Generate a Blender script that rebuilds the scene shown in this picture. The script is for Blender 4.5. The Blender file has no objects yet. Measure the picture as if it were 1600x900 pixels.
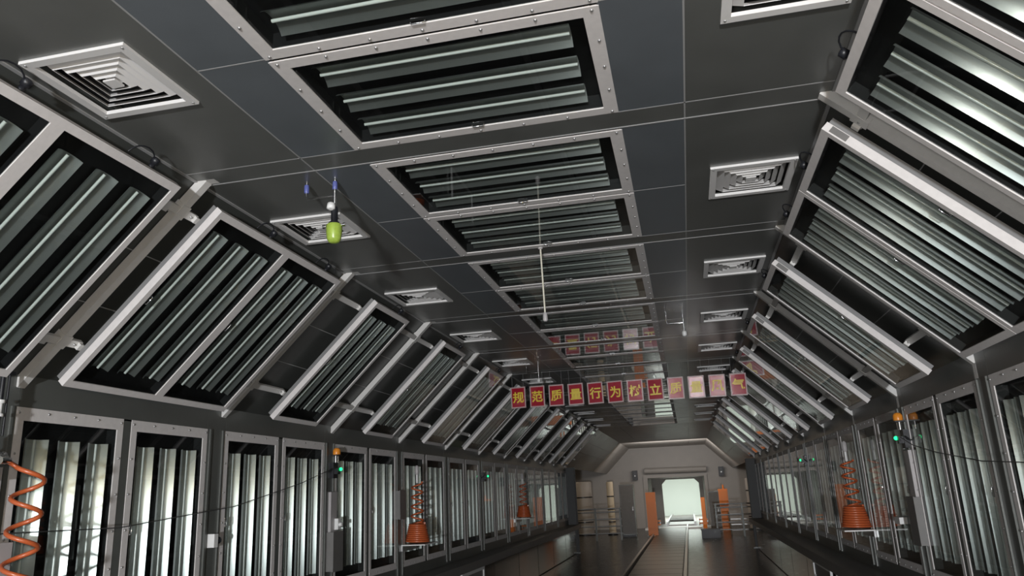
import bpy, bmesh, math, random
from mathutils import Vector, Matrix
random.seed(7)
SC = bpy.context.scene
COL = SC.collection

# ------------------------------------------------------------------ camera, light, exposure
cam_d = bpy.data.cameras.new('camera'); cam = bpy.data.objects.new('camera', cam_d); COL.objects.link(cam)
cr = Vector((0.97429928, 0.22099568, -0.04360993)); cu = Vector((0.09910439, -0.24668687, 0.96401447))
cf = cr.cross(cu) * -1.0     # forward
cam.matrix_world = Matrix(((cr.x, cu.x, -cf.x, 0.8652), (cr.y, cu.y, -cf.y, 0.0), (cr.z, cu.z, -cf.z, 2.2), (0, 0, 0, 1)))
cam_d.sensor_width = 36; cam_d.lens = 26.593; cam_d.clip_start = 0.05; cam_d.clip_end = 200
SC.camera = cam
SC.view_settings.view_transform = 'Standard'; SC.view_settings.look = 'None'
SC.view_settings.gamma = 1; SC.view_settings.use_curve_mapping = False
SC.view_settings.exposure = 0.0
w = bpy.data.worlds.new('world'); SC.world = w; w.use_nodes = True
w.node_tree.nodes['Background'].inputs[0].default_value = (0.55, 0.6, 0.68, 1)
w.node_tree.nodes['Background'].inputs[1].default_value = 0.10

def lamp(name, kind, loc, power, col, size=0.1, rot=None, size_y=None, spot=None):
    d = bpy.data.lights.new(name, kind); d.energy = power; d.color = col
    if kind == 'AREA':
        d.size = size
        if size_y: d.shape = 'RECTANGLE'; d.size_y = size_y
    else: d.shadow_soft_size = size
    if spot: d.spot_size = spot; d.spot_blend = 0.6
    o = bpy.data.objects.new(name, d); COL.objects.link(o); o.location = loc
    if rot: o.rotation_euler = rot
    return o
# point lamp set beside the lens, white work lamp and warm lamp in the hall behind the photographer
lamp('camera_lamp', 'POINT', (0.80, 0.02, 2.30), 150, (1, 0.96, 0.92), 0.10)
lamp('hall_lamp', 'POINT', (1.25, -8.0, 1.40), 4700, (0.95, 0.97, 1.0), 0.20)
lamp('warm_lamp', 'POINT', (1.3, -1.2, 2.55), 55, (1, 0.62, 0.14), 0.05)
# lamps of the zone beyond the booth and of the white room, plus an added portal fill
lamp('zone_lamp', 'AREA', (0.0, 30.0, 3.95), 60, (1, 0.80, 0.60), 2.5, (0, 0, 0), 4)
lamp('portal_fill', 'AREA', (0.3, 32.0, 3.5), 52, (1, 0.95, 0.90), 3, (math.radians(90), 0, 0), .5)  # unseen fill, added to brighten the portal wall
lamp('side_lamp', 'AREA', (-4.6, 30.0, 3.6), 26, (1, 0.80, 0.58), 1.2, (0, 0, 0), 8)
lamp('side_lamp', 'AREA', (4.6, 30.0, 3.6), 26, (1, 0.80, 0.58), 1.2, (0, 0, 0), 8)
lamp('room_lamp', 'AREA', (0.6, 46, 3.4), 420, (0.92, 1.0, 0.95), 3, (0, 0, 0), 5)

# ------------------------------------------------------------------ materials
def mat(name, col, rough=0.5, metal=0.0, spec=0.5, emit=None, noise=0.0, nscale=8.0, bump=0.0, coat=0.0):
    m = bpy.data.materials.new(name); m.use_nodes = True
    nt = m.node_tree; b = nt.nodes['Principled BSDF']
    b.inputs['Base Color'].default_value = (*col, 1); b.inputs['Roughness'].default_value = rough
    b.inputs['Metallic'].default_value = metal; b.inputs['Specular IOR Level'].default_value = spec
    if coat: b.inputs['Coat Weight'].default_value = coat; b.inputs['Coat Roughness'].default_value = 0.08
    if emit: b.inputs['Emission Color'].default_value = (*emit[0], 1); b.inputs['Emission Strength'].default_value = emit[1]
    if noise or bump:
        tc = nt.nodes.new('ShaderNodeTexCoord'); n = nt.nodes.new('ShaderNodeTexNoise')
        n.inputs['Scale'].default_value = nscale; n.inputs['Detail'].default_value = 5
        nt.links.new(tc.outputs['Object'], n.inputs['Vector'])
        if noise:
            r = nt.nodes.new('ShaderNodeMapRange'); r.inputs['To Min'].default_value = 1 - noise; r.inputs['To Max'].default_value = 1 + noise
            r.inputs['From Min'].default_value = .3; r.inputs['From Max'].default_value = .7
            nt.links.new(n.outputs['Fac'], r.inputs['Value'])
            mx = nt.nodes.new('ShaderNodeMix'); mx.data_type = 'RGBA'; mx.blend_type = 'MULTIPLY'; mx.inputs['Factor'].default_value = 1
            mx.inputs['A'].default_value = (*col, 1)
            nt.links.new(r.outputs['Result'], mx.inputs['B']); nt.links.new(mx.outputs['Result'], b.inputs['Base Color'])
            r2 = nt.nodes.new('ShaderNodeMapRange'); r2.inputs['To Min'].default_value = max(0, rough - .06); r2.inputs['To Max'].default_value = rough + .08
            nt.links.new(n.outputs['Fac'], r2.inputs['Value']); nt.links.new(r2.outputs['Result'], b.inputs['Roughness'])
        if bump:
            bp = nt.nodes.new('ShaderNodeBump'); bp.inputs['Strength'].default_value = bump; bp.inputs['Distance'].default_value = 0.01
            nt.links.new(n.outputs['Fac'], bp.inputs['Height']); nt.links.new(bp.outputs['Normal'], b.inputs['Normal'])
    return m
M = {}
M['frame'] = mat('painted_frame', (0.66, 0.632, 0.62), 0.58, noise=.04, nscale=30)
M['strut_dark'] = mat('casing_grey', (0.20, 0.20, 0.20), 0.45)
M['strut'] = mat('painted_strut', (0.62, 0.61, 0.59), 0.42, noise=.04, nscale=20)
M['tile_blue'] = mat('blue_grey_sheet', (0.15, 0.168, 0.185), 0.34, metal=0.25, spec=.6, noise=.07, nscale=3)
M['tile'] = mat('grey_sheet', (0.14, 0.145, 0.138), 0.34, metal=0.25, spec=.6, noise=.09, nscale=3)
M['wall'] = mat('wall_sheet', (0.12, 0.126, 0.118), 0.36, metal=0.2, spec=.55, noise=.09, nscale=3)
M['slope'] = mat('shaded_slope_sheet', (0.062, 0.066, 0.062), 0.36, metal=0.2, spec=.5, noise=.09, nscale=3)  # wall sheet darkened: the shade on the slopes is put into the colour
M['joint'] = mat('joint_sealant', (0.34, 0.34, 0.34), 0.4)
M['black'] = mat('black_backing', (0.006, 0.006, 0.007), 0.5)
M['tube'] = mat('fluorescent_glass', (0.62, 0.66, 0.64), 0.16, spec=.6)
M['vent'] = mat('vent_white', (0.72, 0.71, 0.70), 0.5)
M['chrome'] = mat('chrome', (0.8, 0.8, 0.8), 0.15, metal=1)
M['steel'] = mat('steel', (0.42, 0.42, 0.42), 0.35, metal=.7)
M['dark'] = mat('dark_plastic', (0.015, 0.016, 0.02), 0.4)
M['cable'] = mat('cable', (0.05, 0.05, 0.05), 0.5)
M['orange_hose'] = mat('orange_hose', (0.50, 0.11, 0.035), 0.3, spec=.6)
M['orange'] = mat('orange_paint', (0.85, 0.24, 0.03), 0.4)
M['beacon'] = mat('orange_beacon', (0.8, 0.28, 0.03), 0.3)
M['red'] = mat('red_card', (0.36, 0.012, 0.03), 0.18, coat=.3)
M['yellow'] = mat('yellow_ink', (0.78, 0.60, 0.05), 0.3)
M['border'] = mat('card_border', (0.48, 0.36, 0.36), 0.3)
M['green_cup'] = mat('green_cup', (0.33, 0.46, 0.07), 0.3, noise=.1, nscale=40)
M['blue'] = mat('blue_fitting', (0.10, 0.12, 0.34), 0.3)
M['pale'] = mat('pale_box', (0.42, 0.40, 0.40), 0.45)
M['boxgrey'] = mat('box_grey', (0.16, 0.155, 0.15), 0.45, noise=.08, nscale=10)
M['white'] = mat('white_plastic', (0.75, 0.75, 0.74), 0.4)
M['led'] = mat('green_led', (0.0, 0.6, 0.2), 0.3, emit=((0.02, 1.0, 0.28), 2.2))
M['floor'] = mat('floor_dark', (0.024, 0.025, 0.022), 0.24, spec=.6, noise=.3, nscale=5)
M['belt'] = mat('belt_brown', (0.06, 0.052, 0.042), 0.35)
M['mirror'] = mat('polished_panel', (0.07, 0.07, 0.065), 0.06, metal=.35, spec=1.0)
M['portal'] = mat('portal_wall', (0.40, 0.375, 0.35), 0.5, noise=.05, nscale=2)
M['end_steel'] = mat('end_column_paint', (0.035, 0.036, 0.036), 0.5)
M['room'] = mat('white_room', (0.80, 0.84, 0.80), 0.6)
M['cream'] = mat('cream_column', (0.70, 0.62, 0.48), 0.4)
M['hall'] = mat('hall_dark', (0.07, 0.064, 0.058), 0.35, noise=.3, nscale=2)
M['rope'] = mat('rod_cream', (0.62, 0.60, 0.50), 0.4)
def refl():
    m = bpy.data.materials.new('brushed_reflector'); m.use_nodes = True; nt = m.node_tree; b = nt.nodes['Principled BSDF']
    b.inputs['Base Color'].default_value = (0.455, 0.475, 0.47, 1); b.inputs['Metallic'].default_value = 0.85
    b.inputs['Roughness'].default_value = 0.31; b.inputs['Anisotropic'].default_value = 1.0
    v = nt.nodes.new('ShaderNodeVectorTransform'); v.vector_type = 'VECTOR'; v.convert_from = 'OBJECT'; v.convert_to = 'WORLD'
    v.inputs[0].default_value = (0, 1, 0); nt.links.new(v.outputs[0], b.inputs['Tangent'])
    return m
M['refl'] = refl()
def glass():
    m = bpy.data.materials.new('clear_pane'); m.use_nodes = True; nt = m.node_tree
    for n in list(nt.nodes): nt.nodes.remove(n)
    out = nt.nodes.new('ShaderNodeOutputMaterial'); mix = nt.nodes.new('ShaderNodeMixShader')
    lw = nt.nodes.new('ShaderNodeLayerWeight'); lw.inputs['Blend'].default_value = 0.5
    pw = nt.nodes.new('ShaderNodeMath'); pw.operation = 'POWER'; pw.inputs[1].default_value = 5; nt.links.new(lw.outputs['Facing'], pw.inputs[0])
    fr = nt.nodes.new('ShaderNodeMapRange'); fr.inputs['To Min'].default_value = .07; fr.inputs['To Max'].default_value = 1; nt.links.new(pw.outputs[0], fr.inputs['Value'])
    tr = nt.nodes.new('ShaderNodeBsdfTransparent'); tr.inputs[0].default_value = (0.90, 0.94, 0.92, 1)
    gl = nt.nodes.new('ShaderNodeBsdfGlossy'); gl.inputs['Roughness'].default_value = 0.015; gl.inputs[0].default_value = (1, 1, 1, 1)
    nt.links.new(fr.outputs[0], mix.inputs[0]); nt.links.new(tr.outputs[0], mix.inputs[1]); nt.links.new(gl.outputs[0], mix.inputs[2])
    nt.links.new(mix.outputs[0], out.inputs['Surface'])
    return m
M['glass'] = glass()

# ------------------------------------------------------------------ mesh helpers
class MB:
    def __init__(s): s.v = []; s.f = []; s.mi = []; s.cur = 0; s.sm = []; s.smooth = False
    def add(s, vs, fs):
        o = len(s.v); s.v += [tuple(v) for v in vs]
        for f in fs: s.f.append([i + o for i in f]); s.mi.append(s.cur); s.sm.append(s.smooth)
        return s
    def box(s, x0, x1, y0, y1, z0, z1):
        v = [(x, y, z) for z in (z0, z1) for y in (y0, y1) for x in (x0, x1)]
        return s.add(v, [(0, 2, 3, 1), (4, 5, 7, 6), (0, 1, 5, 4), (2, 6, 7, 3), (0, 4, 6, 2), (1, 3, 7, 5)])
    def ring(s, X, Y, x, y, z0, z1):      # rectangular frame: outer half-sizes X,Y inner x,y
        s.box(-X, X, y, Y, z0, z1); s.box(-X, X, -Y, -y, z0, z1); s.box(-X, -x, -y, y, z0, z1); s.box(x, X, -y, y, z0, z1); return s
    def tube(s, pts, r, n=8, caps=True):
        pts = [Vector(p) for p in pts]; rs = r if isinstance(r, (list, tuple)) else [r] * len(pts)
        prev = None; vs = []
        for i, p in enumerate(pts):
            t = (pts[min(i + 1, len(pts) - 1)] - pts[max(i - 1, 0)]).normalized()
            if prev is None: a = t.orthogonal().normalized()
            else: a = (prev - t * prev.dot(t)).normalized()
            prev = a; b = t.cross(a)
            for k in range(n):
                q = 2 * math.pi * k / n; vs.append(p + (a * math.cos(q) + b * math.sin(q)) * rs[i])
        fs = [(i * n + k, i * n + (k + 1) % n, (i + 1) * n + (k + 1) % n, (i + 1) * n + k) for i in range(len(pts) - 1) for k in range(n)]
        o = s.smooth; s.smooth = True; s.add(vs, fs); s.smooth = o
        if caps: 
            L = len(pts) - 1
            s.add(vs[:n], [tuple(range(n))[::-1]]); s.add(vs[L * n:], [tuple(range(n))])
        return s
    def lathe(s, prof, c, n=16, axis=(0, 0, 1)):   # prof: (r, h)
        ax = Vector(axis).normalized(); c = Vector(c)
        return s.tube([c + ax * (h + i * 1e-6) for i, (r, h) in enumerate(prof)], [max(r, 1e-4) for r, h in prof], n)
    def mesh(s, name, mats):
        me = bpy.data.meshes.new(name); me.from_pydata(s.v, [], s.f)
        for m in (mats if isinstance(mats, (list, tuple)) else [mats]): me.materials.append(m)
        for i, p in enumerate(me.polygons): p.material_index = s.mi[i]; p.use_smooth = s.sm[i]
        me.update(); return me
def add(name, me, parent=None, **kw):
    o = bpy.data.objects.new(name, me); COL.objects.link(o)
    if parent: o.parent = parent
    for k, v in kw.items(): o[k] = v
    return o
def obj(name, mb, m, parent=None, **kw): return add(name, mb.mesh(name, m), parent, **kw)
def empty(name, loc=(0, 0, 0), label=None, cat=None, group=None, mw=None):
    o = bpy.data.objects.new(name, None); COL.objects.link(o); o.empty_display_size = .05
    if mw is not None: o.matrix_world = mw
    else: o.location = loc
    tag(o, label, cat, group); return o
def tag(o, label=None, cat=None, group=None, kind=None):
    if label: o['label'] = label
    if cat: o['category'] = cat
    if group: o['group'] = group
    if kind: o['kind'] = kind
    return o
def copy_tree(o, parent=None):
    c = o.copy(); COL.objects.link(c); c.parent = parent
    for ch in o.children: copy_tree(ch, c)
    return c
def frame_mat(loc, X, Y, Z):
    return Matrix(((X[0], Y[0], Z[0], loc[0]), (X[1], Y[1], Z[1], loc[1]), (X[2], Y[2], Z[2], loc[2]), (0, 0, 0, 1)))
ORD = ['first', 'second', 'third', 'fourth', 'fifth', 'sixth', 'seventh', 'eighth', 'ninth', 'tenth', 'eleventh', 'twelfth', 'thirteenth',
       'fourteenth', 'fifteenth', 'sixteenth', 'seventeenth', 'eighteenth', 'nineteenth', 'twentieth', 'twenty-first', 'twenty-second', 'twenty-third', 'twenty-fourth']

# ------------------------------------------------------------------ dimensions
HW, HC = 2.807, 1.65           # half widths: walls, ceiling
ZC, ZF = 4.02, 2.883           # ceiling, foot of the slope
LS = math.hypot(HW - HC, ZC - ZF); SA, SB = (HW - HC) / LS, (ZC - ZF) / LS
P = lambda k: 3.6 + 2.0 * k
Wk = lambda k: 3.6 + 2.04 * k
KE = 10                        # booth ends at P(KE)
def slope_basis(side):         # local X along slope, Y along tunnel, Z into the room
    if side < 0: return (-SA, 0, -SB), (0, 1, 0), (SB, 0, -SA)
    return (-SA, 0, SB), (0, 1, 0), (-SB, 0, -SA)
def slope_point(side, s, off=0):
    return Vector((side * (HC + SA * s) - side * SB * off, 0, ZC - SB * s - SA * off))

# ------------------------------------------------------------------ setting: ceiling
def struct(name, mb, m, parent=None): return obj(name, mb, m, parent, **({} if parent else {'kind': 'structure'}))
Y0, Y1 = -3.0, 37.0
c = MB(); c.box(-HC - .3, HC + .3, Y0, Y1, ZC + .17, ZC + .25)
ceiling = struct('ceiling', c, M['tile'])
T = .02; G = .004
def tile(x0, x1, y0, y1, m, par=None, hole=None):
    mb = MB()
    if hole:
        hx, hy, hh = hole
        mb.box(x0 + G, hx - hh, y0 + G, y1 - G, ZC, ZC + T); mb.box(hx + hh, x1 - G, y0 + G, y1 - G, ZC, ZC + T)
        mb.box(hx - hh, hx + hh, y0 + G, hy - hh, ZC, ZC + T); mb.box(hx - hh, hx + hh, hy + hh, y1 - G, ZC, ZC + T)
    else: mb.box(x0 + G, x1 - G, y0 + G, y1 - G, ZC, ZC + T)
    return obj('panel', mb, M[m], par or ceiling)
LX, LY = .707, .445
for k in range(-1, KE):
    a = P(k) - .125; b = P(k) + .045; e = P(k + 1) - .125
    if k == -1: a = P(k) - .125
    tile(-HC - .1, HC + .1, a, b, 'tile')
    for sx in (-1, 1):
        xs = sorted((sx * 1.03, sx * (HC + .1))); tile(xs[0], xs[1], b, e, 'tile', hole=(sx * 1.425, P(k) + (.93 if sx < 0 else .98), .235))
        xs = sorted((sx * (LX - .01), sx * 1.03))
        tile(xs[0], xs[1], b, P(k) + .955, 'tile_blue'); tile(xs[0], xs[1], P(k) + .955, e, 'tile_blue')
c = MB(); c.box(-HC - .1, HC + .1, Y0, P(-1) - .125, ZC, ZC + T); obj('panel', c, M['tile'], ceiling)
for k in range(KE, 17):
    for x0, x1 in ((-HC - .1, -1.03), (-1.03, 1.03), (1.03, HC + .1)): tile(x0, x1, P(k) - .125, min(P(k + 1) - .125, 37), 'hall' if k < 14 else 'portal')
jb = MB()
for sx in (-1, 1): jb.box(sx * 1.03 - .004, sx * 1.03 + .004, P(-1) - .1, P(KE), ZC - .001, ZC + .01)
obj('joint_strip', jb, M['joint'], ceiling)
for k in range(-1, KE):
    j = MB(); j.box(-HC - .08, HC + .08, P(k) - .129, P(k) - .121, ZC - .001, ZC + .01); obj('joint_strip', j, M['joint'], ceiling)
    j = MB(); j.box(-HC - .08, HC + .08, P(k) + .041, P(k) + .051, ZC - .0025, ZC + .01); obj('joint_strip', j, M['joint'], ceiling)
    for sx in (-1, 1):
        xs = sorted((sx * LX, sx * 1.03)); j = MB(); j.box(xs[0], xs[1], P(k) + .952, P(k) + .958, ZC - .001, ZC + .01); obj('joint_strip', j, M['joint'], ceiling)

# slopes
for side, nm in ((-1, 'wall_left_slope'), (1, 'wall_right_slope')):
    X, Yv, Z = slope_basis(side)
    mw = frame_mat(slope_point(side, LS / 2, -.07), X, Yv, Z); h = LS / 2 + .03
    sb = MB(); sb.box(-h - .02, h + .02, Y0, Y1, -.1, -.03); so = struct(nm, sb, M['wall']); so.matrix_world = mw
    cuts = [-h, h - 1.03, h - .63, h] if side < 0 else [-h, -h + .59, -h + .99, h]
    cuts = [-h, -h + .63, -h + 1.03, h] if side < 0 else [-h, h - 1.03, h - .63, h]
    for k in range(-3, 17):
        for i in range(3):
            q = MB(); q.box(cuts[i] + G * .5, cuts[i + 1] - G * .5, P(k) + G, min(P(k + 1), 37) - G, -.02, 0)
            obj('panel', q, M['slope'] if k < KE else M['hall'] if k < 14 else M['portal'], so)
    q = MB()
    for i in (1, 2): q.box(cuts[i] - .003, cuts[i] + .003, P(-1), P(KE), -.005, .0015)
    obj('joint_strip', q, M['joint'], so)
    t = MB(); cc = slope_point(side, 0)
    t.box(min(0, -side * .02), max(0, -side * .02), P(-2), P(KE), -.006, 0.0); o = struct('trim_1' if side < 0 else 'trim_2', t, M['joint']); o.location = (side * (HC + .1), 0, ZC)

# walls
ZT, ZB = 2.80, 1.355
walls = {}
for side, nm in ((-1, 'wall_left'), (1, 'wall_right')):
    x = side * HW
    def wb(y0, y1, z0, z1, m='wall', th=.02, par=None, nme='panel', off=0.0):
        q = MB(); xs = sorted((x + side * off, x + side * (th + off))); q.box(xs[0], xs[1], y0, y1, z0, z1)
        return struct(nme, q, M[m]) if par is None else obj(nme, q, M[m], par)
    W_ = wb(Y0, 24.0, .4, ZF + .12, 'wall', .06, None, nm, .14); walls[side] = W_
    wb(Y0, Wk(0) - .25, ZB - .15, ZF + .1, par=W_)
    for k in range(0, KE):
        a, b = Wk(k), Wk(k + 1)
        wb(a + .005 + G, a + 1.795 - G, ZT - .01, ZF + .1, par=W_)                       # header
        wb(a - .245, a + .005, ZB - .15, ZF + .1, par=W_)                 # column
        q = MB(); xs = sorted((x - side * .012, x)); q.box(xs[0], xs[1], a - .215, a - .195, ZB - .1, ZT); q.box(xs[0], xs[1], a - .045, a - .03, ZB - .1, ZT)
        obj('seam_strip', q, M['wall'], W_)
        wb(a + .005 + G, a + 1.795 - G, ZB - .15, ZB + .01, par=W_)
        if k < KE: wb(a + .85, a + .93, ZB, ZT, par=W_)
    wb(Wk(KE) - .25, 24.0, ZB - .15, ZF + .1, par=W_)
    # ledge and lower glazed side
    q = MB(); xs = sorted((x, x - side * .34)); q.add([(xs[0], Y0, 1.10), (xs[1], Y0, 1.10), (xs[1], Y0, 1.22 if side < 0 else 1.22), (xs[0], Y0, 1.22)] +
        [(xs[0], 24, 1.10), (xs[1], 24, 1.10), (xs[1], 24, 1.22), (xs[0], 24, 1.22)], [(0, 1, 2, 3), (7, 6, 5, 4), (0, 4, 5, 1), (1, 5, 6, 2), (2, 6, 7, 3), (3, 7, 4, 0)])
    obj('ledge', q, M['boxgrey'], W_)
    for k in range(0, KE):
        q = MB(); xs = sorted((x - side * .22, x - side * .16)); q.box(xs[0], xs[1], P(k) + .02, P(k) + 1.98, .42, 1.10); obj('lower_panel', q, M['mirror'], W_)

# floor
fl = MB(); fl.box(-9, 9, -10, 37, .3, .4); floor = struct('floor', fl, M['floor'])
for x0, x1, m in ((-.55, .55, 'belt'),):
    for i in range(34):
        q = MB(); q.box(x0, x1, 3 + i, 3.96 + i, .4, .46); obj('belt_plate', q, M[m], floor)
for x in (-.62, .62):
    q = MB(); q.box(x - .03, x + .03, 3, 37, .4, .52); obj('rail', q, M['steel'], floor)

# ------------------------------------------------------------------ the lamp fixture
def arc_profile(w_, d_, n=16):
    return [(-w_ / 2 + w_ * i / n, -d_ * (1 - abs(2 * i / n - 1) ** 2.7)) for i in range(n + 1)]
def fixture_parts(X, Y, fx, fy, depth, proud, mid_x=.075, mid_y=.05, boxed=False, arc=.05):
    """half sizes X,Y ; frame widths ; returns dict of part meshes. z=0 is the mounting plane (recessed) or the face (boxed)."""
    D = {}
    m = MB(); m.ring(X, Y, X - fx, Y - fy, -.004, proud)
    if boxed:
        m.ring(X, Y, X - .01, Y - .01, -.042, -.004)
        q = MB(); q.ring(X - .008, Y - .008, X - .014, Y - .014, -depth - .006, -.03); q.box(-X + .008, X - .008, -Y + .008, Y - .008, -depth - .010, -depth - .006); D['casing'] = (q, 'strut_dark')
    D['frame'] = (m, 'frame')
    m = MB(); x, y = X - fx, Y - fy
    e = .003
    m.box(-x - .008, x + .008, -y - .008, y + .008, -depth, -depth + .004)
    m.ring(x + .008, y + .008, x, y, -depth, -.005)
    D['housing'] = (m, 'black')
    rx = x - mid_x; pitch = (2 * y - 2 * mid_y + .08) / 3; tw = pitch - .08
    rs, ts = [], []
    for i in range(3):
        cy = (i - 1) * pitch
        m = MB(); m.smooth = True
        pr = arc_profile(tw, arc); n = len(pr)
        z0 = -.014
        m.add([(sx * rx, cy + p, z0 + q) for sx in (-1, 1) for p, q in pr], [(j, j + 1, n + j + 1, n + j) for j in range(n - 1)])
        m.smooth = False
        m.add([(sx * rx, cy + p, z0 + q - .002) for sx in (-1, 1) for p, q in pr], [(n + j, n + j + 1, j + 1, j) for j in range(n - 1)])
        rs.append((m, 'refl'))
        m = MB(); m.tube([(-rx + .004, cy, z0 - arc * .45), (rx - .004, cy, z0 - arc * .45)], .008, 10)
        ts.append((m, 'tube'))
    D['reflector'] = rs; D['tube'] = ts
    m = MB(); m.add([(-x, -y, -.002), (x, -y, -.002), (x, y, -.002), (-x, y, -.002)], [(0, 1, 2, 3)]); D['glass_pane'] = (m, 'glass')
    if not boxed:
        m = MB(); nx, ny = 7, 5
        pts = [(-X + .03 + (2 * X - .06) * i / (nx - 1), s * (Y - fy * .35)) for i in range(nx) for s in (-1, 1)] + [(s * (X - fx * .35), -Y + .03 + (2 * Y - .06) * i / (ny - 1)) for i in range(1, ny - 1) for s in (-1, 1)]
        for px, py in pts: m.lathe([(.0075, 0), (.0075, .003), (.0045, .0065), (.001, .0075)], (px, py, proud - .0005), 8)
        D['screws'] = (m, 'steel')
    m = MB(); ly = -y + .018; m.box(-.035, .035, ly - .004, ly + .004, -.004, .003); m.tube([(-.03, ly, .002), (-.027, ly, .010), (.027, ly, .010), (.03, ly, .002)], .003, 6)
    D['latch'] = (m, 'chrome')
    if boxed:
        m = MB(); hx = -X; pts = []
        for i in range(9):
            a = math.pi * i / 8; pts.append((hx - .012 - .07 * math.sin(a), .06 + .085 * math.cos(a) * -1 + .05, -.05))
        m.tube(pts, .004, 6); m.lathe([(.014, 0), (.014, .02), (.022, .02), (.022, .05), (.012, .055)], (hx - .004, .17 + .03, -.05), 10, (-1, 0, 0))
        D['cable'] = (m, 'dark')
        m = MB(); m.box(X - .13, X - .035, -Y - .0015, -Y + .001, -.038, -.004); D['rating_plate'] = (m, 'boxgrey')
    return D
def build_proto(name, D, flip_cable=False):
    root = empty(name)
    for k, v in D.items():
        for (mb, mt) in (v if isinstance(v, list) else [v]):
            o = obj(k, mb, M[mt], root)
            if k == 'screws': o['kind'] = 'stuff'
            if not flip_cable and k == 'rating_plate': bpy.data.objects.remove(o); continue
            if flip_cable and k == 'cable': o.scale = (-1, 1, 1)
    return root
def joined_mesh(name, D, skip=('screws', 'latch', 'cable', 'rating_plate')):
    mats = ['frame', 'black', 'refl', 'tube', 'glass', 'strut_dark']; mb = MB()
    for k, v in D.items():
        if k in skip: continue
        for (b, mt) in (v if isinstance(v, list) else [v]):
            o = len(mb.v); mb.v += b.v; mb.f += [[i + o for i in f] for f in b.f]; mb.mi += [mats.index(mt)] * len(b.f); mb.sm += b.sm
    return mb.mesh(name, [M[m] for m in mats])
DC = fixture_parts(LX, LY, .068, .062, .08, .003, mid_x=.07, mid_y=.055, arc=.034)
DW = fixture_parts((ZT - ZB) / 2, .43, .075, .055, .08, .003, mid_x=.095, mid_y=.05)
DS = fixture_parts(.685, .405, .045, .038, .068, .004, mid_x=.095, mid_y=.055, boxed=True, arc=.038)
used = {}
def place(kind, D, mw, label, group, near, flip=False):
    key = (kind, flip)
    if near:
        if key not in used: used[key] = root = build_proto(kind, D, flip)
        else: root = copy_tree(used[key])
    else:
        mk = (kind, 'far')
        if mk not in used: used[mk] = joined_mesh(kind, D)
        root = add(kind, used[mk])
    root.matrix_world = mw
    tag(root, label, kind.split('_')[0] + ' light', group)
    return root
# ceiling lights
n = 0
for k in range(-1, KE):
    for j, yc in enumerate((P(k) + .515, P(k) + 1.425)):
        lab = ('ceiling light cut off by the top edge of the picture' if n == 0 else
               'recessed ceiling light, %s in the row counting the cut-off one as first' % ORD[n])
        place('ceiling_light', DC, frame_mat((0, yc, ZC), (1, 0, 0), (0, -1, 0), (0, 0, -1)), lab, 'lights recessed in the flat ceiling', k <= 4)
        n += 1
# wall lights
for side in (-1, 1):
    nm = 'left' if side < 0 else 'right'; n = 0
    for k in range(0, KE):
        for j, (dy, wy) in enumerate(((.425, .425), (1.365, .435))):
            if side < 0: X, Z = (0, 0, -1), (1, 0, 0)
            else: X, Z = (0, 0, 1), (-1, 0, 0)
            lab = 'upright three-tube light on the %s wall, %s one counting from the camera' % (nm, ORD[n])
            mw = frame_mat((side * HW, Wk(k) + dy, (ZT + ZB) / 2), X, (0, 1, 0), Z)
            place('wall_light', DW, mw, lab, 'lights recessed in the %s wall' % nm, k <= 4); n += 1
# slope lights
LSC = {-1: .79, 1: .81}
for side in (-1, 1):
    nm = 'left' if side < 0 else 'right'; n = 0
    X, Yv, Z = slope_basis(side)
    for k in range(-1, KE):
        offs = ((.525, 1.335) if side < 0 else (.46, 1.28)) if k <= 0 else ((.89,) if side < 0 else (.86,))
        for dy in offs:
            c0 = slope_point(side, LSC[side], .09); c0.y = P(k) + dy
            lab = 'slanting box light on the %s slope, %s one counting from the camera' % (nm, ORD[n]) + ''
            r = place('slope_light', DS, frame_mat(c0, X, Yv, Z), lab, 'box lights bracketed to the %s slope' % nm, k <= 5, flip=(side > 0)); n += 1

# ------------------------------------------------------------------ diagonal struts with cross arms
def strut_meshes(side, arm0, arm1):
    X, Yv, Z = slope_basis(side); top = -1 if side < 0 else 1   # local x of the upper end
    h = LS / 2; d = {}
    m = MB(); m.box(-h + .02, h - .02, -.026, .026, -.065, -.012); d['beam'] = m
    def plate(px, ax, az, a0, a1, t, w2):      # plate lying along direction (ax,az) from (px, -.03)
        m = MB(); n_ = (-az, ax); v = []
        for y in (-w2, w2):
            for a in (a0, a1):
                for q in (0, t): v.append((px + ax * a + n_[0] * q, y, -.02 + az * a + n_[1] * q))
        return m.add(v, [(0, 1, 3, 2), (4, 6, 7, 5), (0, 4, 5, 1), (2, 3, 7, 6), (0, 2, 6, 4), (1, 5, 7, 3)])
    up = (top * SB, -SA); out = (-top * SA, -SB)
    d['end_plate'] = plate(top * (h - .012), out[0], out[1], -.05, .12, .006 * (1 if side < 0 else 1), .03)
    d['foot_plate'] = plate(-top * (h - .012), up[0], up[1], -.10, .05, .006, .03)
    arms = []; cl = []; bl = []
    for s in (.25, 1.25):
        lx = top * (h - s)
        a = MB(); a.box(lx - .024, lx + .024, arm0, arm1, -.036, -.010); a.box(lx - .02, lx + .02, arm0 + .002, arm0 + .03, -.01, .0115); a.box(lx - .02, lx + .02, arm1 - .03, arm1 - .002, -.01, .0115); arms.append(a)
        c_ = MB(); c_.box(lx - .045, lx + .045, -.034, .034, -.067, -.006); cl.append(c_)
        for yy in (arm0 + .06, arm1 - .05):
            b_ = MB(); b_.lathe([(.007, 0), (.007, .010), (.003, .013)], (lx, yy, -.014), 8); bl.append(b_)
        b_ = MB(); b_.box(lx - top * .03 - .012, lx - top * .03 + .012, arm0 + .02, arm0 + .16, -.05, -.012); d.setdefault('angle_cleat', []).append(b_)
    d['cross_arm'] = arms; d['clamp'] = cl; d['bolt'] = bl
    return d
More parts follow.
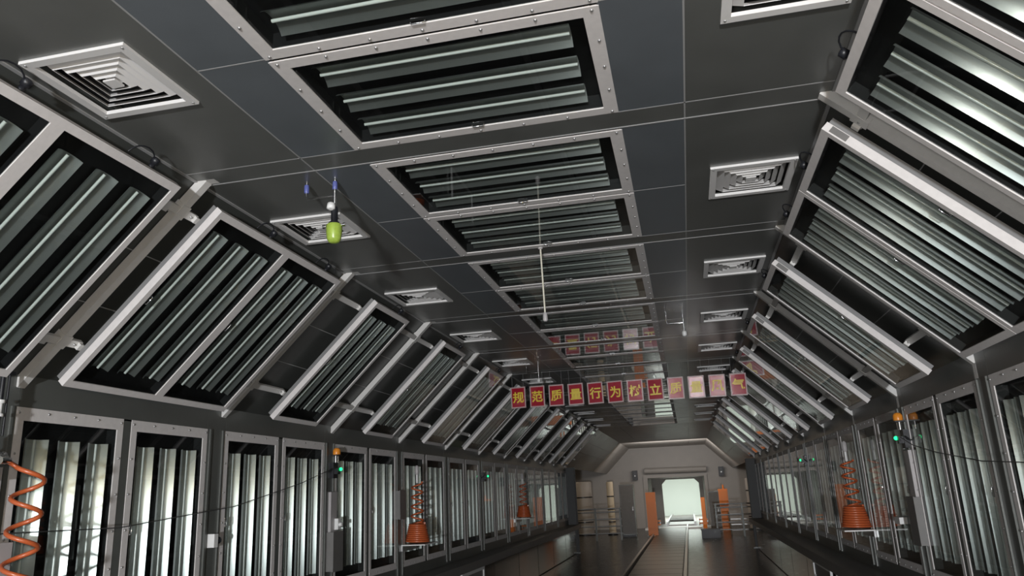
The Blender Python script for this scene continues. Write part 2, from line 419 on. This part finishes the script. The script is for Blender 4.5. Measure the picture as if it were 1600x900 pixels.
for side in (-1, 1):
    nm = 'left' if side < 0 else 'right'; X, Yv, Z = slope_basis(side); n = 0
    ref = {}
    for k in range(0, KE + 1):
        a0 = -.26 if k <= 1 else -.71 - .0
        if side > 0: a0 = -.32 if k <= 1 else -.74
        a1 = .13 if k == 0 else .49
        if side > 0: a1 = .06 if k == 0 else .46
        key = (round(a0, 2), round(a1, 2))
        if key not in ref:
            d = strut_meshes(side, a0, a1); root = empty('diagonal_strut')
            for pn, v in d.items():
                for mb in (v if isinstance(v, list) else [v]): obj(pn, mb, M['steel' if pn == 'bolt' else 'strut'], root)
            ref[key] = root
        else: root = copy_tree(ref[key])
        c0 = slope_point(side, LS / 2, 0.0); c0.y = P(k); root.matrix_world = frame_mat(c0, X, Yv, Z)
        tag(root, 'pale square strut across the %s slope, %s one counting from the camera' % (nm, ORD[n]), 'strut', 'struts across the %s slope' % nm); n += 1

# ------------------------------------------------------------------ square ceiling diffusers
def vent_proto():
    root = empty('air_vent'); h = .25
    m = MB(); m.ring(h, h, h - .04, h - .04, -.004, .014); obj('frame', m, M['vent'], root)
    m = MB(); m.box(-h + .02, h - .02, -h + .02, h - .02, -.06, -.055); obj('duct_back', m, M['black'], root)
    for i in range(5):                                           # nested sloping square blades
        o = h - .045 - i * .038; b = o - .042 if i < 4 else .006
        z0, z1 = -.006, -.034
        z0, z1 = -.034, .006
        m = MB()
        vo = [(-b, -b, z1), (b, -b, z1), (b, b, z1), (-b, b, z1)]
        vi = [(-o, -o, z0), (o, -o, z0), (o, o, z0), (-o, o, z0)]
        # blade flares outwards towards the room: outer edge deeper, lip at the inner edge proud
        t = .0025
        v = vi + vo + [(a * 1.0, b_ * 1.0, c_ - t) for a, b_, c_ in vi] + [(a, b_, c_ - t) for a, b_, c_ in vo]
        fs = []
        for q in range(4):
            r = (q + 1) % 4; fs += [(q, r, 4 + r, 4 + q), (8 + r, 8 + q, 12 + q, 12 + r), (4 + q, 4 + r, 12 + r, 12 + q), (q, 8 + q, 8 + r, r)]
        m.add(v, fs); obj('louvre', m, M['vent'], root)
    m = MB(); m.box(-.03, .03, -.03, .03, -.0, .008); obj('centre_plate', m, M['vent'], root)
    m = MB()
    for sx in (-1, 1):
        for sy in (-1, 1): m.lathe([(.006, 0), (.006, .002), (.001, .004)], (sx * (h - .018), sy * (h - .018), .0138), 8)
    obj('screws', m, M['steel'], root, kind='stuff')
    return root
vp = None
for side in (-1, 1):
    nm = 'left' if side < 0 else 'right'
    for n in range(0, KE + 1):
        y = (2.53 if side < 0 else 2.58) + 2.0 * n
        if y > P(KE): break
        if vp is None: r = vp = vent_proto()
        else: r = copy_tree(vp)
        r.matrix_world = frame_mat((side * 1.425, y, ZC), (1, 0, 0), (0, -1, 0), (0, 0, -1))
        tag(r, 'square white ceiling air vent with nested blades, %s of those on the %s side' % (ORD[n], nm), 'air vent', 'air vents on the %s side of the ceiling' % nm)

# ------------------------------------------------------------------ hanging slogan cards
chars = '规范质量行为树立质量风气'
xs0, xs1 = -1.72 + .12, 1.84 - .12
meanings = ['leftmost', 'second from left', 'third from left', 'fourth from left', 'fifth from left', 'sixth from left', 'sixth from right', 'fifth from right', 'fourth from right', 'third from right', 'second from right', 'rightmost']
for i, ch in enumerate(chars):
    x = xs0 + (xs1 - xs0) * i / 11; z = 3.645 - .035 * i / 11
    root = empty('slogan_card', (x, P(4), z), 'red hanging card with one yellow Chinese character, %s in the row' % meanings[i], 'sign', 'slogan cards hanging across the booth')
    root.rotation_euler = (0, random.uniform(-.02, .02), random.uniform(-.05, .05))
    m = MB(); m.box(-.118, .118, 0, .008, -.165, .165); obj('card', m, M['border'], root, label='pale border of the card')
    m = MB(); m.box(-.1, .1, -.003, 0, -.146, .146); obj('face', m, M['red'], root)
    cu_ = bpy.data.curves.new('character', 'FONT'); cu_.body = ch; cu_.size = .18; cu_.align_x = 'CENTER'; cu_.align_y = 'CENTER'; cu_.extrude = .001; cu_.offset = .0035
    to = bpy.data.objects.new('character', cu_); COL.objects.link(to); bpy.context.view_layer.update()
    me = bpy.data.meshes.new_from_object(to); bpy.data.objects.remove(to)
    ys = [v.co for v in me.vertices]
    cx = (min(v.x for v in ys) + max(v.x for v in ys)) / 2; cy = (min(v.y for v in ys) + max(v.y for v in ys)) / 2
    for v in me.vertices: v.co = (v.co.x - cx, -.0045 - v.co.z, v.co.y - cy)
    me.materials.clear(); me.materials.append(M['yellow']); me.flip_normals(); add('character', me, root, label='yellow Chinese character on the red face')
    for sx in (-.09, .09):
        m = MB(); m.tube([(sx, .004, .16), (sx, .004, ZC - z)], .0016, 5); obj('hanging_wire', m, M['steel'], root)

# ------------------------------------------------------------------ pull rod
r = empty('hanging_rod', (-.07, 5.47, ZC), 'thin cream rod hanging from the ceiling between the lights, grey tip', 'rod')
m = MB(); m.tube([(0, 0, 0), (0.008, 0, -.53)], .007, 8); obj('rod', m, M['rope'], r)
m = MB(); m.lathe([(.010, 0), (.017, -.01), (.019, -.06), (.012, -.07)], (0.008, 0, -.515), 10); obj('tip', m, M['pale'], r)
m = MB(); m.lathe([(.02, 0), (.018, -.012), (.008, -.016)], (0, 0, 0), 12); obj('ceiling_rose', m, M['pale'], r)

# ------------------------------------------------------------------ green cup fitting and other small air fittings
def air_fitting(loc, label, cup):
    r = empty('air_fitting', loc, label, 'pipe fitting')
    m = MB(); m.tube([(-.13, 0, 0), (-.13, 0, -.075), (-.12, 0, -.10), (.05, 0, -.10)], .007, 8); obj('pipe', m, M['chrome'], r)
    m = MB(); m.tube([(.05, 0, 0), (.05, 0, -.20)], .011, 10); obj('drop_pipe', m, M['chrome'], r)
    if cup:
        for xx in (-.13, .05):
            m = MB(); m.lathe([(.013, 0), (.015, -.01), (.015, -.045), (.012, -.05)], (xx, 0, -.012), 10); obj('hose_nut', m, M['blue'], r, label='blue fitting')
        m = MB(); m.lathe([(.012, 0), (.024, -.005), (.024, -.035), (.012, -.04)], (.04, -.02, -.155), 12, (0, .25, 1)); obj('gauge', m, M['white'], r, label='small round white gauge')
        m = MB(); m.lathe([(.016, 0), (.02, -.02), (.02, -.09), (.03, -.095), (.03, -.12)], (.05, 0, -.17), 14); obj('valve_body', m, M['dark'], r)
        m = MB(); m.tube([(-.01, 0, -.285), (.11, 0, -.285)], .006, 8); m.lathe([(.012, 0), (.012, .015)], (.105, 0, -.285), 8, (1, 0, 0)); m.lathe([(.012, 0), (.012, .015)], (-.02, 0, -.285), 8, (1, 0, 0)); obj('side_screw', m, M['chrome'], r)
        m = MB(); m.lathe([(.040, 0), (.046, -.008), (.045, -.045), (.040, -.09), (.030, -.108), (.012, -.114), (.001, -.114)], (.05, 0, -.278), 20); obj('cup', m, M['green_cup'], r, label='lime green plastic cup')
    else:
        m = MB(); m.lathe([(.012, 0), (.026, -.012), (.026, -.05), (.012, -.06)], (.05, 0, -.19), 12); obj('bulb', m, M['white'], r)
    return r
air_fitting((-1.03, 3.80, ZC), 'lime green cup hanging on chrome pipes with blue nuts under the left ceiling', True)
air_fitting((.93, 8.3, ZC), 'small pipe bracket with white bulb hanging right of the ceiling lights', False)
air_fitting((-1.2, 11.0, ZC), 'small pipe bracket with white bulb hanging left above the slogan cards', False)

# ------------------------------------------------------------------ stack lights, boxes, hoses on the wall columns
def stack_light(side, y, label, beacon=True):
    r = empty('signal_light', (side * HW, y, 2.5), label, 'signal light'); s = -side
    m = MB(); xs = sorted((0, s * .05)); m.box(xs[0], xs[1], -.05, .05, -.06, .10); m.box(*sorted((s * .05, s * .09)), -.03, .03, -.02, .04); obj('body', m, M['dark'], r)
    if beacon:
        m = MB(); m.lathe([(.018, .10), (.018, .17)], (s * .06, -.02, -.0), 12); m.lathe([(.011, .10), (.011, .17)], (s * .06, .03, -.0), 12); obj('chrome_post', m, M['chrome'], r)
        m = MB(); m.box(*sorted((0, s * .10)), -.045, .045, .168, .18); obj('shelf_plate', m, M['dark'], r)
        m = MB(); m.lathe([(.038, 0), (.041, .01), (.040, .045), (.028, .066), (.002, .072)], (s * .06, 0, .18), 18); obj('beacon', m, M['beacon'], r, label='orange beacon dome')
    m = MB(); m.lathe([(.018, 0), (.018, .008), (.002, .014)], (s * .095, .03, .03), 12, (s * .75, -1, -.1)); obj('lamp_lens', m, M['led'], r, label='lit green lamp')
    m = MB(); m.tube([(s * .02, -.04, .02), (s * .05, -.11, .035), (s * .03, -.16, .0), (s * .02, -.2, .0)], .006, 6); obj('cable', m, M['cable'], r)
    return r
stack_light(-1, 7.60, 'signal light with orange beacon and green lamp on the left wall column')
stack_light(-1, 13.8, 'small green signal lamp farther down the left wall', False)
stack_light(1, 7.45, 'signal light with orange beacon and green lamp on the right wall column')
stack_light(1, 13.6, 'small green signal lamp farther down the right wall', False)

def wall_box(side, y, z0, z1, wd, dp, m_, label, socket=True, pipe=True):
    r = empty('junction_box', (side * HW, y, z0), label, 'junction box'); s = -side; h = z1 - z0
    m = MB(); m.box(*sorted((0, s * dp)), -wd / 2, wd / 2, 0, h); obj('body', m, M[m_], r)
    m = MB(); m.box(*sorted((s * dp, s * (dp + .006))), -wd / 2 - .006, wd / 2 + .006, -.006, h + .006); obj('cover', m, M[m_], r)
    if socket:
        m = MB(); m.box(*sorted((0, s * .07)), .02, .09, h + .02, h + .13); m.lathe([(.02, 0), (.02, .03)], (s * .07, .055, h + .07), 10, (s, 0, 0)); obj('socket', m, M['white'], r, label='white socket')
    if pipe:
        m = MB(); m.box(*sorted((0, s * .03)), -wd * .32, wd * .32, h, h + .40); obj('cable_duct', m, M['pale'], r)
    return r
wall_box(-1, 7.62, 1.52, 1.90, .22, .08, 'boxgrey', 'grey junction box low on the left wall column under the orange beacon')
wall_box(1, 7.5, 1.62, 2.02, .22, .06, 'boxgrey', 'dark grey box on the right wall column below the orange beacon', False)
wall_box(-1, 9.55, 1.95, 2.30, .2, .06, 'boxgrey', 'brownish grey cover plate beside the coiled hose on the left wall', False, False)
wall_box(-1, 3.45, 1.62, 2.06, .24, .10, 'pale', 'pale box at the left picture edge below the coiled hose', False, True)
r = empty('wall_socket', (-HW, 5.53, 1.95), 'small white socket with black plug on the first full left wall column', 'socket')
m = MB(); m.box(0, .06, -.05, .0, -.05, .05); obj('plate', m, M['white'], r)
m = MB(); m.lathe([(.018, 0), (.018, .05), (.01, .055)], (.03, .0, 0), 10, (0, 1, 0)); m.lathe([(.028, .0), (.028, .01)], (.03, .04, 0), 10, (0, 1, 0)); obj('plug', m, M['dark'], r)
r = empty('wall_label', (HW, 8.05, 1.80), 'small blank white plate on the right wall beside the dark grey box', 'plate')
m = MB(); m.box(-.07, 0, -.09, .09, -.03, .03); obj('plate', m, M['white'], r)

def coil_pts(c, r0, r1, z0, z1, turns, ax=(1, 1), per=16, ph=0):
    pts = []
    N = int(turns * per)
    for i in range(N + 1):
        t = i / N; a = 2 * math.pi * turns * t + ph; rr = r0 + (r1 - r0) * t
        pts.append((c[0] + rr * math.cos(a) * ax[0], c[1] + rr * math.sin(a) * ax[1], z0 + (z1 - z0) * t))
    return pts
# near hose, at the left edge
r = empty('coiled_air_hose', (-2.6, 3.5, 2.48), 'stretched orange coiled air hose hanging at the left picture edge', 'air hose')
m = MB(); m.tube([(-.02, -.10, .0)] + coil_pts((0, .03),   .072, .085, -.02, -.95, 5.4, ph=-2.2), .0125, 8); obj('hose', m, M['orange_hose'], r)
m = MB(); m.lathe([(.02, 0), (.022, .03), (.015, .06)], (-.02, -.15, .005), 10, (0, 1, 0)); obj('coupling', m, M['chrome'], r)
r = empty('air_regulator', (-2.72, 3.38, 2.5), 'pale air regulator with drop pipe at the left picture edge', 'regulator')
m = MB(); m.lathe([(.03, -.12), (.045, -.1), (.045, .02), (.03, .05), (.03, .10), (.018, .12)], (0, 0, 0), 14); obj('body', m, M['pale'], r)
m = MB(); m.lathe([(.032, 0), (.034, .02), (.022, .03)], (.04, .03, .0), 14, (1, -.3, 0)); obj('gauge', m, M['chrome'], r)
m = MB(); m.lathe([(.024, .0), (.024, .015), (.014, .02), (.014, .07), (.024, .075), (.024, .09)], (0, .02, .22), 10); obj('valve', m, M['white'], r)
m = MB(); m.tube([(0, .02, .1), (0, .02, .75)], .012, 8); m.tube([(0, .06, .12), (.0, .06, .65)], .006, 6); obj('drop_pipe', m, M['dark'], r)
m = MB(); m.box(-.08, .02, -.04, .08, .45, .47); obj('bracket', m, M['dark'], r)
# bunched hoses on trays farther on
def bunched(side, y, zt, label, tlabel, mt='orange_hose', sc=1.0, ztray=1.63):
    x = side * (HW - .15)
    r = empty('coiled_air_hose', (x, y, zt), label, 'air hose'); H = zt - ztray
    m = MB(); p = coil_pts((0, 0), .07 * sc, .08 * sc, -.22, -.22 - (H - .44) + .0, 4.5) 
    m.tube(p, .012, 7); obj('hose', m, M[mt], r)
    m = MB(); m.tube(coil_pts((0, 0), .10 * sc, .15 * sc, -(H - .24), -H + .015, 9, per=18), .0135, 6); obj('coiled_bunch', m, M[mt], r)
    m = MB(); m.lathe([(.012, 0), (.028, -.02), (.03, -.1), (.02, -.12)], (0, 0, 0), 12); obj('regulator', m, M['pale'], r)
    m = MB(); m.lathe([(.014, -.12), (.016, -.22), (.008, -.23)], (0, 0, 0), 10); obj('handle', m, M['white'], r)
    t = empty('hose_tray', (side * HW, y, ztray - .012), tlabel, 'tray')
    m = MB(); m.box(*sorted((0, -side * .32)), -.2, .34, -.014, 0.0); obj('shelf', m, M['white'], t)
    m = MB(); m.box(*sorted((0, -side * .02)), -.2, .34, -.08, -.014); obj('bracket', m, M['steel'], t)
bunched(-1, 9.85, 2.62, 'orange coiled hose bunched on the nearer white tray of the left wall', 'white tray on the left wall under the nearer bunched orange hose', ztray=1.64)
bunched(-1, 16.6, 2.62, 'dark orange coiled hose bunched on the farther tray of the left wall', 'white tray on the left wall under the farther bunched hose', ztray=1.70)
bunched(1, 9.55, 2.62, 'orange coiled hose bunched on the white tray of the right wall', 'white tray on the right wall under the bunched orange hose', ztray=1.66)

# thin cables along the walls
m = MB(); m.tube([(-2.74, 3.1, 2.12), (-2.72, 4.4, 2.10), (-2.66, 5.6, 2.2), (-2.68, 6.7, 2.38), (-2.70, 7.5, 2.55)], .0035, 5)
o = obj('hanging_cable', m, M['cable']); tag(o, 'thin black cable sagging across the near left wall lights', 'cable')
m = MB(); m.tube([(2.7, 7.3, 2.53), (2.69, 6.9, 2.44), (2.68, 6.3, 2.36), (2.67, 5.4, 2.27), (2.66, 4.2, 2.22)], .0035, 5)
o = obj('hanging_cable', m, M['cable']); tag(o, 'thin black cable sagging across the near right wall lights', 'cable')

# framed access doors low on both sides
for side, y0, y1, lab in ((-1, 11.45, 12.75, 'white-framed access door low on the left side under the ledge'), (1, 11.1, 12.6, 'white-framed access door low on the right side under the ledge')):
    x = side * (HW - .24); r = empty('access_door', (x, (y0 + y1) / 2, .42), lab, 'access door'); h = (y1 - y0) / 2; s = -side
    m = MB(); t = .05; X0, X1 = sorted((0, s * .03))
    m.box(X0, X1, -h, -h + t, 0, .66); m.box(X0, X1, h - t, h, 0, .66); m.box(X0, X1, -h + t, h - t, .61, .66); m.box(X0, X1, -h + t, h - t, 0, .05); obj('frame', m, M['white'], r)
    m = MB(); m.box(*sorted((0, s * .012)), -h + t, h - t, .05, .61); obj('leaf_panel', m, M['boxgrey'], r)
    m = MB(); m.tube([(s * .012, h - .12, .3), (s * .05, h - .12, .32), (s * .05, h - .12, .42), (s * .012, h - .12, .44)], .008, 6); obj('handle', m, M['steel'], r)

# ------------------------------------------------------------------ beyond the booth
for side in (-1, 1):
    q = MB(); q.box(*sorted((side * 7.0, side * 7.1)), 24, 37, .4, 4.2); struct('wall_outer_left' if side < 0 else 'wall_outer_right', q, M['hall'])
    q = MB(); q.box(*sorted((side * HW, side * 7.05)), 24, 24.1, .4, 4.2); struct('wall_return_left' if side < 0 else 'wall_return_right', q, M['hall'])
    r = empty('steel_column', (side * (HW - .1), 23.8, .4), 'dark steel column at the %s end of the booth' % ('left' if side < 0 else 'right'), 'column')
    m = MB(); m.box(-.15, .15, -.02, .02, 0, 2.5); m.box(-.15, .15, .26, .30, 0, 2.5); m.box(-.02, .02, .02, .26, 0, 2.5); obj('beam', m, M['end_steel'], r)
    m = MB(); m.box(-.22, .22, -.08, .36, 0, .03); obj('base_plate', m, M['wall'], r)
    # pale pipes and posts in the side bays
q = MB(); q.box(-7, 7, 24, 37, 4.2, 4.3); struct('ceiling_outer', q, M['hall'])
for i, (x, y, rr, h, m_, nm, lab, cat) in enumerate((
        (-3.55, 33, .38, 2.15, 'portal', 'storage_tank', 'pale grey upright tank left of the far doorway', 'tank'),
        (-2.35, 32.5, .14, 2.1, 'cream', 'signal_column', 'cream banded column between the tank and the far doorway', 'column'),
        (3.2, 33, .12, 2.0, 'portal', 'upright_pipe', 'pale upright pipe right of the far doorway, nearest the orange cabinet', 'pipe'),
        (3.9, 33.2, .14, 2.1, 'white', 'upright_pipe', 'white upright pipe right of the far doorway, farther from the orange cabinet', 'pipe'),
        (4.5, 33, .10, 2.1, 'cream', 'upright_pipe', 'thin cream upright pipe at the far right bay', 'pipe'))):
    r = empty(nm, (x, y, .4), lab, cat)
    m = MB(); m.lathe([(rr, .05), (rr, h - .05), (rr * .9, h)], (0, 0, 0), 20); obj('shell', m, M[m_], r)
    for z in (.5, 1.0, 1.5):
        m = MB(); m.lathe([(rr + .012, z), (rr + .012, z + .04)], (0, 0, 0), 20); obj('band', m, M['dark'], r)
    m = MB(); m.lathe([(rr + .06, 0), (rr + .06, .05)], (0, 0, 0), 20); obj('base', m, M['dark'], r)
for side in (-1, 1):
    r = empty('guard_rail', (side * 2.6, 29.0, .4), 'dark railing with horizontal bars in the %s far bay' % ('left' if side < 0 else 'right'), 'railing')
    for xx in (-.9, 0, .9):
        m = MB(); m.box(xx - .03, xx + .03, -.03, .03, 0, 1.15); obj('post', m, M['wall'], r)
    for zz in (.25, .5, .75, 1.0, 1.12):
        m = MB(); m.tube([(-.95, 0, zz), (.95, 0, zz)], .025, 8); obj('rail', m, M['steel'], r)
# orange gate posts and cabinet
def orange_post(x, y, wd, h, lab):
    r = empty('orange_post', (x, y, .4), lab, 'post')
    m = MB(); m.box(-wd / 2, wd / 2, -.2, .2, 0, h); obj('body', m, M['orange'], r)
    m = MB(); m.box(-wd / 2 - .04, wd / 2 + .04, -.24, .24, 0, .05); obj('base_plate', m, M['steel'], r)
    m = MB(); m.box(-wd / 2 + .05, wd / 2 - .05, -.215, -.2, .3, h - .3); obj('front_cover', m, M['orange'], r)
orange_post(-.62, 30.5, .36, 1.62, 'tall orange post at the left of the far doorway')
orange_post(1.36, 34.5, .16, 1.3, 'narrow orange post at the right of the far doorway')
r = empty('orange_cabinet', (2.15, 33, .4), 'orange cabinet on a pale pedestal right of the far doorway', 'cabinet')
m = MB(); m.box(-.16, .20, -.2, .2, .95, 1.62); obj('body', m, M['orange'], r)
m = MB(); m.box(-.30, -.165, -.2, .2, .95, 1.55); obj('side_box', m, M['vent'], r)
m = MB(); m.box(-.13, .17, -.18, .18, 0, .95); obj('pedestal', m, M['orange'], r)
m = MB(); m.box(-.12, .16, -.215, -.2, 1.0, 1.57); obj('door', m, M['orange'], r)
m = MB(); m.tube([(.05, 0, 1.62), (.05, 0, 1.78)], .03, 8); obj('mast', m, M['orange'], r)
for x, y, wd, h, lab in ((-1.55, 31.0, .55, 1.95, 'tall dark control cabinet left of the far doorway beside the cream column'), (1.75, 32.0, .40, 1.55, 'dark control cabinet right of the far doorway beside the orange cabinet')):
    r = empty('control_cabinet', (x, y, .4), lab, 'cabinet')
    m = MB(); m.box(-wd / 2, wd / 2, -.25, .25, .08, h); obj('body', m, M['wall'], r)
    m = MB(); m.box(-wd / 2 + .02, wd / 2 - .02, -.268, -.25, .12, h - .04); obj('door', m, M['boxgrey'], r)
    m = MB(); m.box(wd / 2 - .08, wd / 2 - .06, -.285, -.268, h * .5, h * .5 + .14); obj('handle', m, M['steel'], r)
    m = MB(); m.box(-wd / 2 + .02, wd / 2 - .02, -.23, .23, 0, .08); obj('plinth', m, M['dark'], r)
r = empty('steel_steps', (2.75, 30.2, .4), 'grey steel steps with open treads at the right far bay', 'steps')
for i in range(4):
    m = MB(); m.box(-.5, .5, i * .25, i * .25 + .24, .18 * (i + 1) - .03, .18 * (i + 1)); obj('tread', m, M['steel'], r)
for sx in (-.52, .52):
    m = MB(); m.add([(sx - .02, 0, 0), (sx + .02, 0, 0), (sx + .02, 1.1, .78), (sx - .02, 1.1, .78), (sx - .02, .25, 0), (sx + .02, .25, 0), (sx + .02, 1.1, .6), (sx - .02, 1.1, .6)], [(0, 3, 2, 1), (4, 5, 6, 7), (0, 4, 7, 3), (1, 2, 6, 5), (0, 1, 5, 4), (3, 7, 6, 2)]); obj('stringer', m, M['wall'], r)
r = empty('floor_box', (1.45, 29.0, .4), 'low black box on the floor right of the far conveyor', 'box')
m = MB(); m.box(-.32, .32, -.3, .3, 0, .27); obj('body', m, M['dark'], r)
m = MB(); m.box(-.34, .34, -.32, .32, .27, .30); obj('lid', m, M['dark'], r)
# portal wall with doorway, short passage and white room
q = MB(); q.box(-7, -1.0, 37, 37.2, .4, 4.2); q.box(1.57, 7, 37, 37.2, .4, 4.2); q.box(-1.0, 1.57, 37, 37.2, 2.62, 4.2); portal = struct('wall_far', q, M['portal'])
q = MB(); q.box(-1.2, -1.0, 36.9, 37.25, .4, 2.62); q.box(1.57, 1.7, 36.9, 37.25, .4, 2.62); q.box(-1.2, 1.7, 36.9, 37.25, 2.62, 2.72); struct('door_1', q, M['portal'])
q = MB(); q.tube([(-1.1, 36.75, 2.95), (1.7, 36.75, 2.92)], .13, 14)
for x in (-.9, 1.5): q.box(x - .02, x + .02, 36.75, 37.0, 3.0, 3.06)
for x in (-.6, .2, 1.0): q.tube([(x, 36.75, 2.943), (x + .03, 36.75, 2.943)], .14, 14)
o = obj('air_duct', q, M['portal']); tag(o, 'pale horizontal duct over the far doorway', 'duct')
q = MB(); q.box(-1.1, -1.0, 37.2, 41, .4, 2.62); q.box(1.57, 1.67, 37.2, 41, .4, 2.62); q.box(-1.1, 1.67, 37.2, 41, 2.62, 2.7); struct('wall_passage', q, M['portal'])
q = MB(); q.box(-4, 5, 37, 52, .28, .38); struct('floor_passage', q, M['portal'])
# inner frame with chamfered top corners at y=41
def prism(pts, y0, y1):
    n_ = len(pts); m = MB(); m.add([(x, y0, z) for x, z in pts] + [(x, y1, z) for x, z in pts], [tuple(range(n_)), tuple(range(2 * n_ - 1, n_ - 1, -1))] + [(i, n_ + i, n_ + (i + 1) % n_, (i + 1) % n_) for i in range(n_)]); return m
a0, a1, zt, zb, ch = -.50, 1.36, 2.55, .9, .22
q = MB()
for pts in ([(-1.1, .38), (a0, .38), (a0, zt - ch), (-1.1, zt - ch)], [(a1, .38), (1.67, .38), (1.67, zt - ch), (a1, zt - ch)], [(-1.1, zt - ch), (a0, zt - ch), (a0 + ch, zt), (a0 + ch, 2.7), (-1.1, 2.7)],
            [(a1, zt - ch), (1.67, zt - ch), (1.67, 2.7), (a1 - ch, 2.7), (a1 - ch, zt)], [(a0 + ch, zt), (a1 - ch, zt), (a1 - ch, 2.7), (a0 + ch, 2.7)]):
    b_ = prism(pts, 41, 41.25); q.add(b_.v, b_.f)
struct('door_2', q, M['portal'])
q = MB(); q.box(-4, 5, 51.8, 52, .38, 3.6); q.box(-4, -3.9, 41.2, 52, .38, 3.6); q.box(4.9, 5, 41.2, 52, .38, 3.6); q.box(-4, 5, 41.2, 52, 3.6, 3.7); q.box(-4, -1.0, 41.2, 41.3, .38, 3.6); q.box(1.6, 5, 41.2, 41.3, .38, 3.6); q.box(-4, 5, 41.2, 41.3, 2.7, 3.6)
struct('wall_white_room', q, M['room'])
r = empty('conveyor', (.35, 37.3, .38), 'pale conveyor running through the far doorway into the white room', 'conveyor')
m = MB(); m.box(-.62, .62, 0, 3, 0, .12); obj('bed', m, M['white'], r)
for sx in (-1, 1):
    m = MB(); m.box(sx * .62 - .04, sx * .62 + .04, -.5, 11, 0, .26); obj('side_rail', m, M['steel'], r)
for i in range(8):
    m = MB(); m.tube([(-.58, 3.3 + i * .9, .15), (.58, 3.3 + i * .9, .15)], .05, 8); obj('roller', m, M['belt'], r)
for sx, lab in ((-.78, 'left'), (1.35, 'right')):
    r = empty('barrier_bar', (sx, 37.2, .38), 'low orange barrier bars on the %s of the far conveyor' % lab, 'barrier')
    for z in (.12, .28):
        m = MB(); m.box(-.2, .2, -.03, .03, z, z + .06); obj('bar', m, M['orange'], r)
    for xx in (-.18, .18):
        m = MB(); m.box(xx - .02, xx + .02, -.02, .02, 0, .36); obj('post', m, M['steel'], r)
q = MB(); q.box(-1.2, 1.7, 35.2, 36.4, .4, .47); o = obj('threshold_plate', q, M['white']); tag(o, 'pale metal threshold plate in front of the far doorway', 'plate')
for x, lab in ((-1.55, 'left'), (2.35, 'right')):
    r = empty('sensor_box', (x, 36.8, 2.75), 'small dark box on the far wall %s of the doorway' % lab, 'sensor')
    m = MB(); m.box(-.11, .11, -.1, .2, -.18, .24); obj('housing', m, M['dark'], r)
    m = MB(); m.lathe([(.03, 0), (.03, .03)], (0, -.1, 0), 10, (0, -1, 0)); obj('lens', m, M['steel'], r)
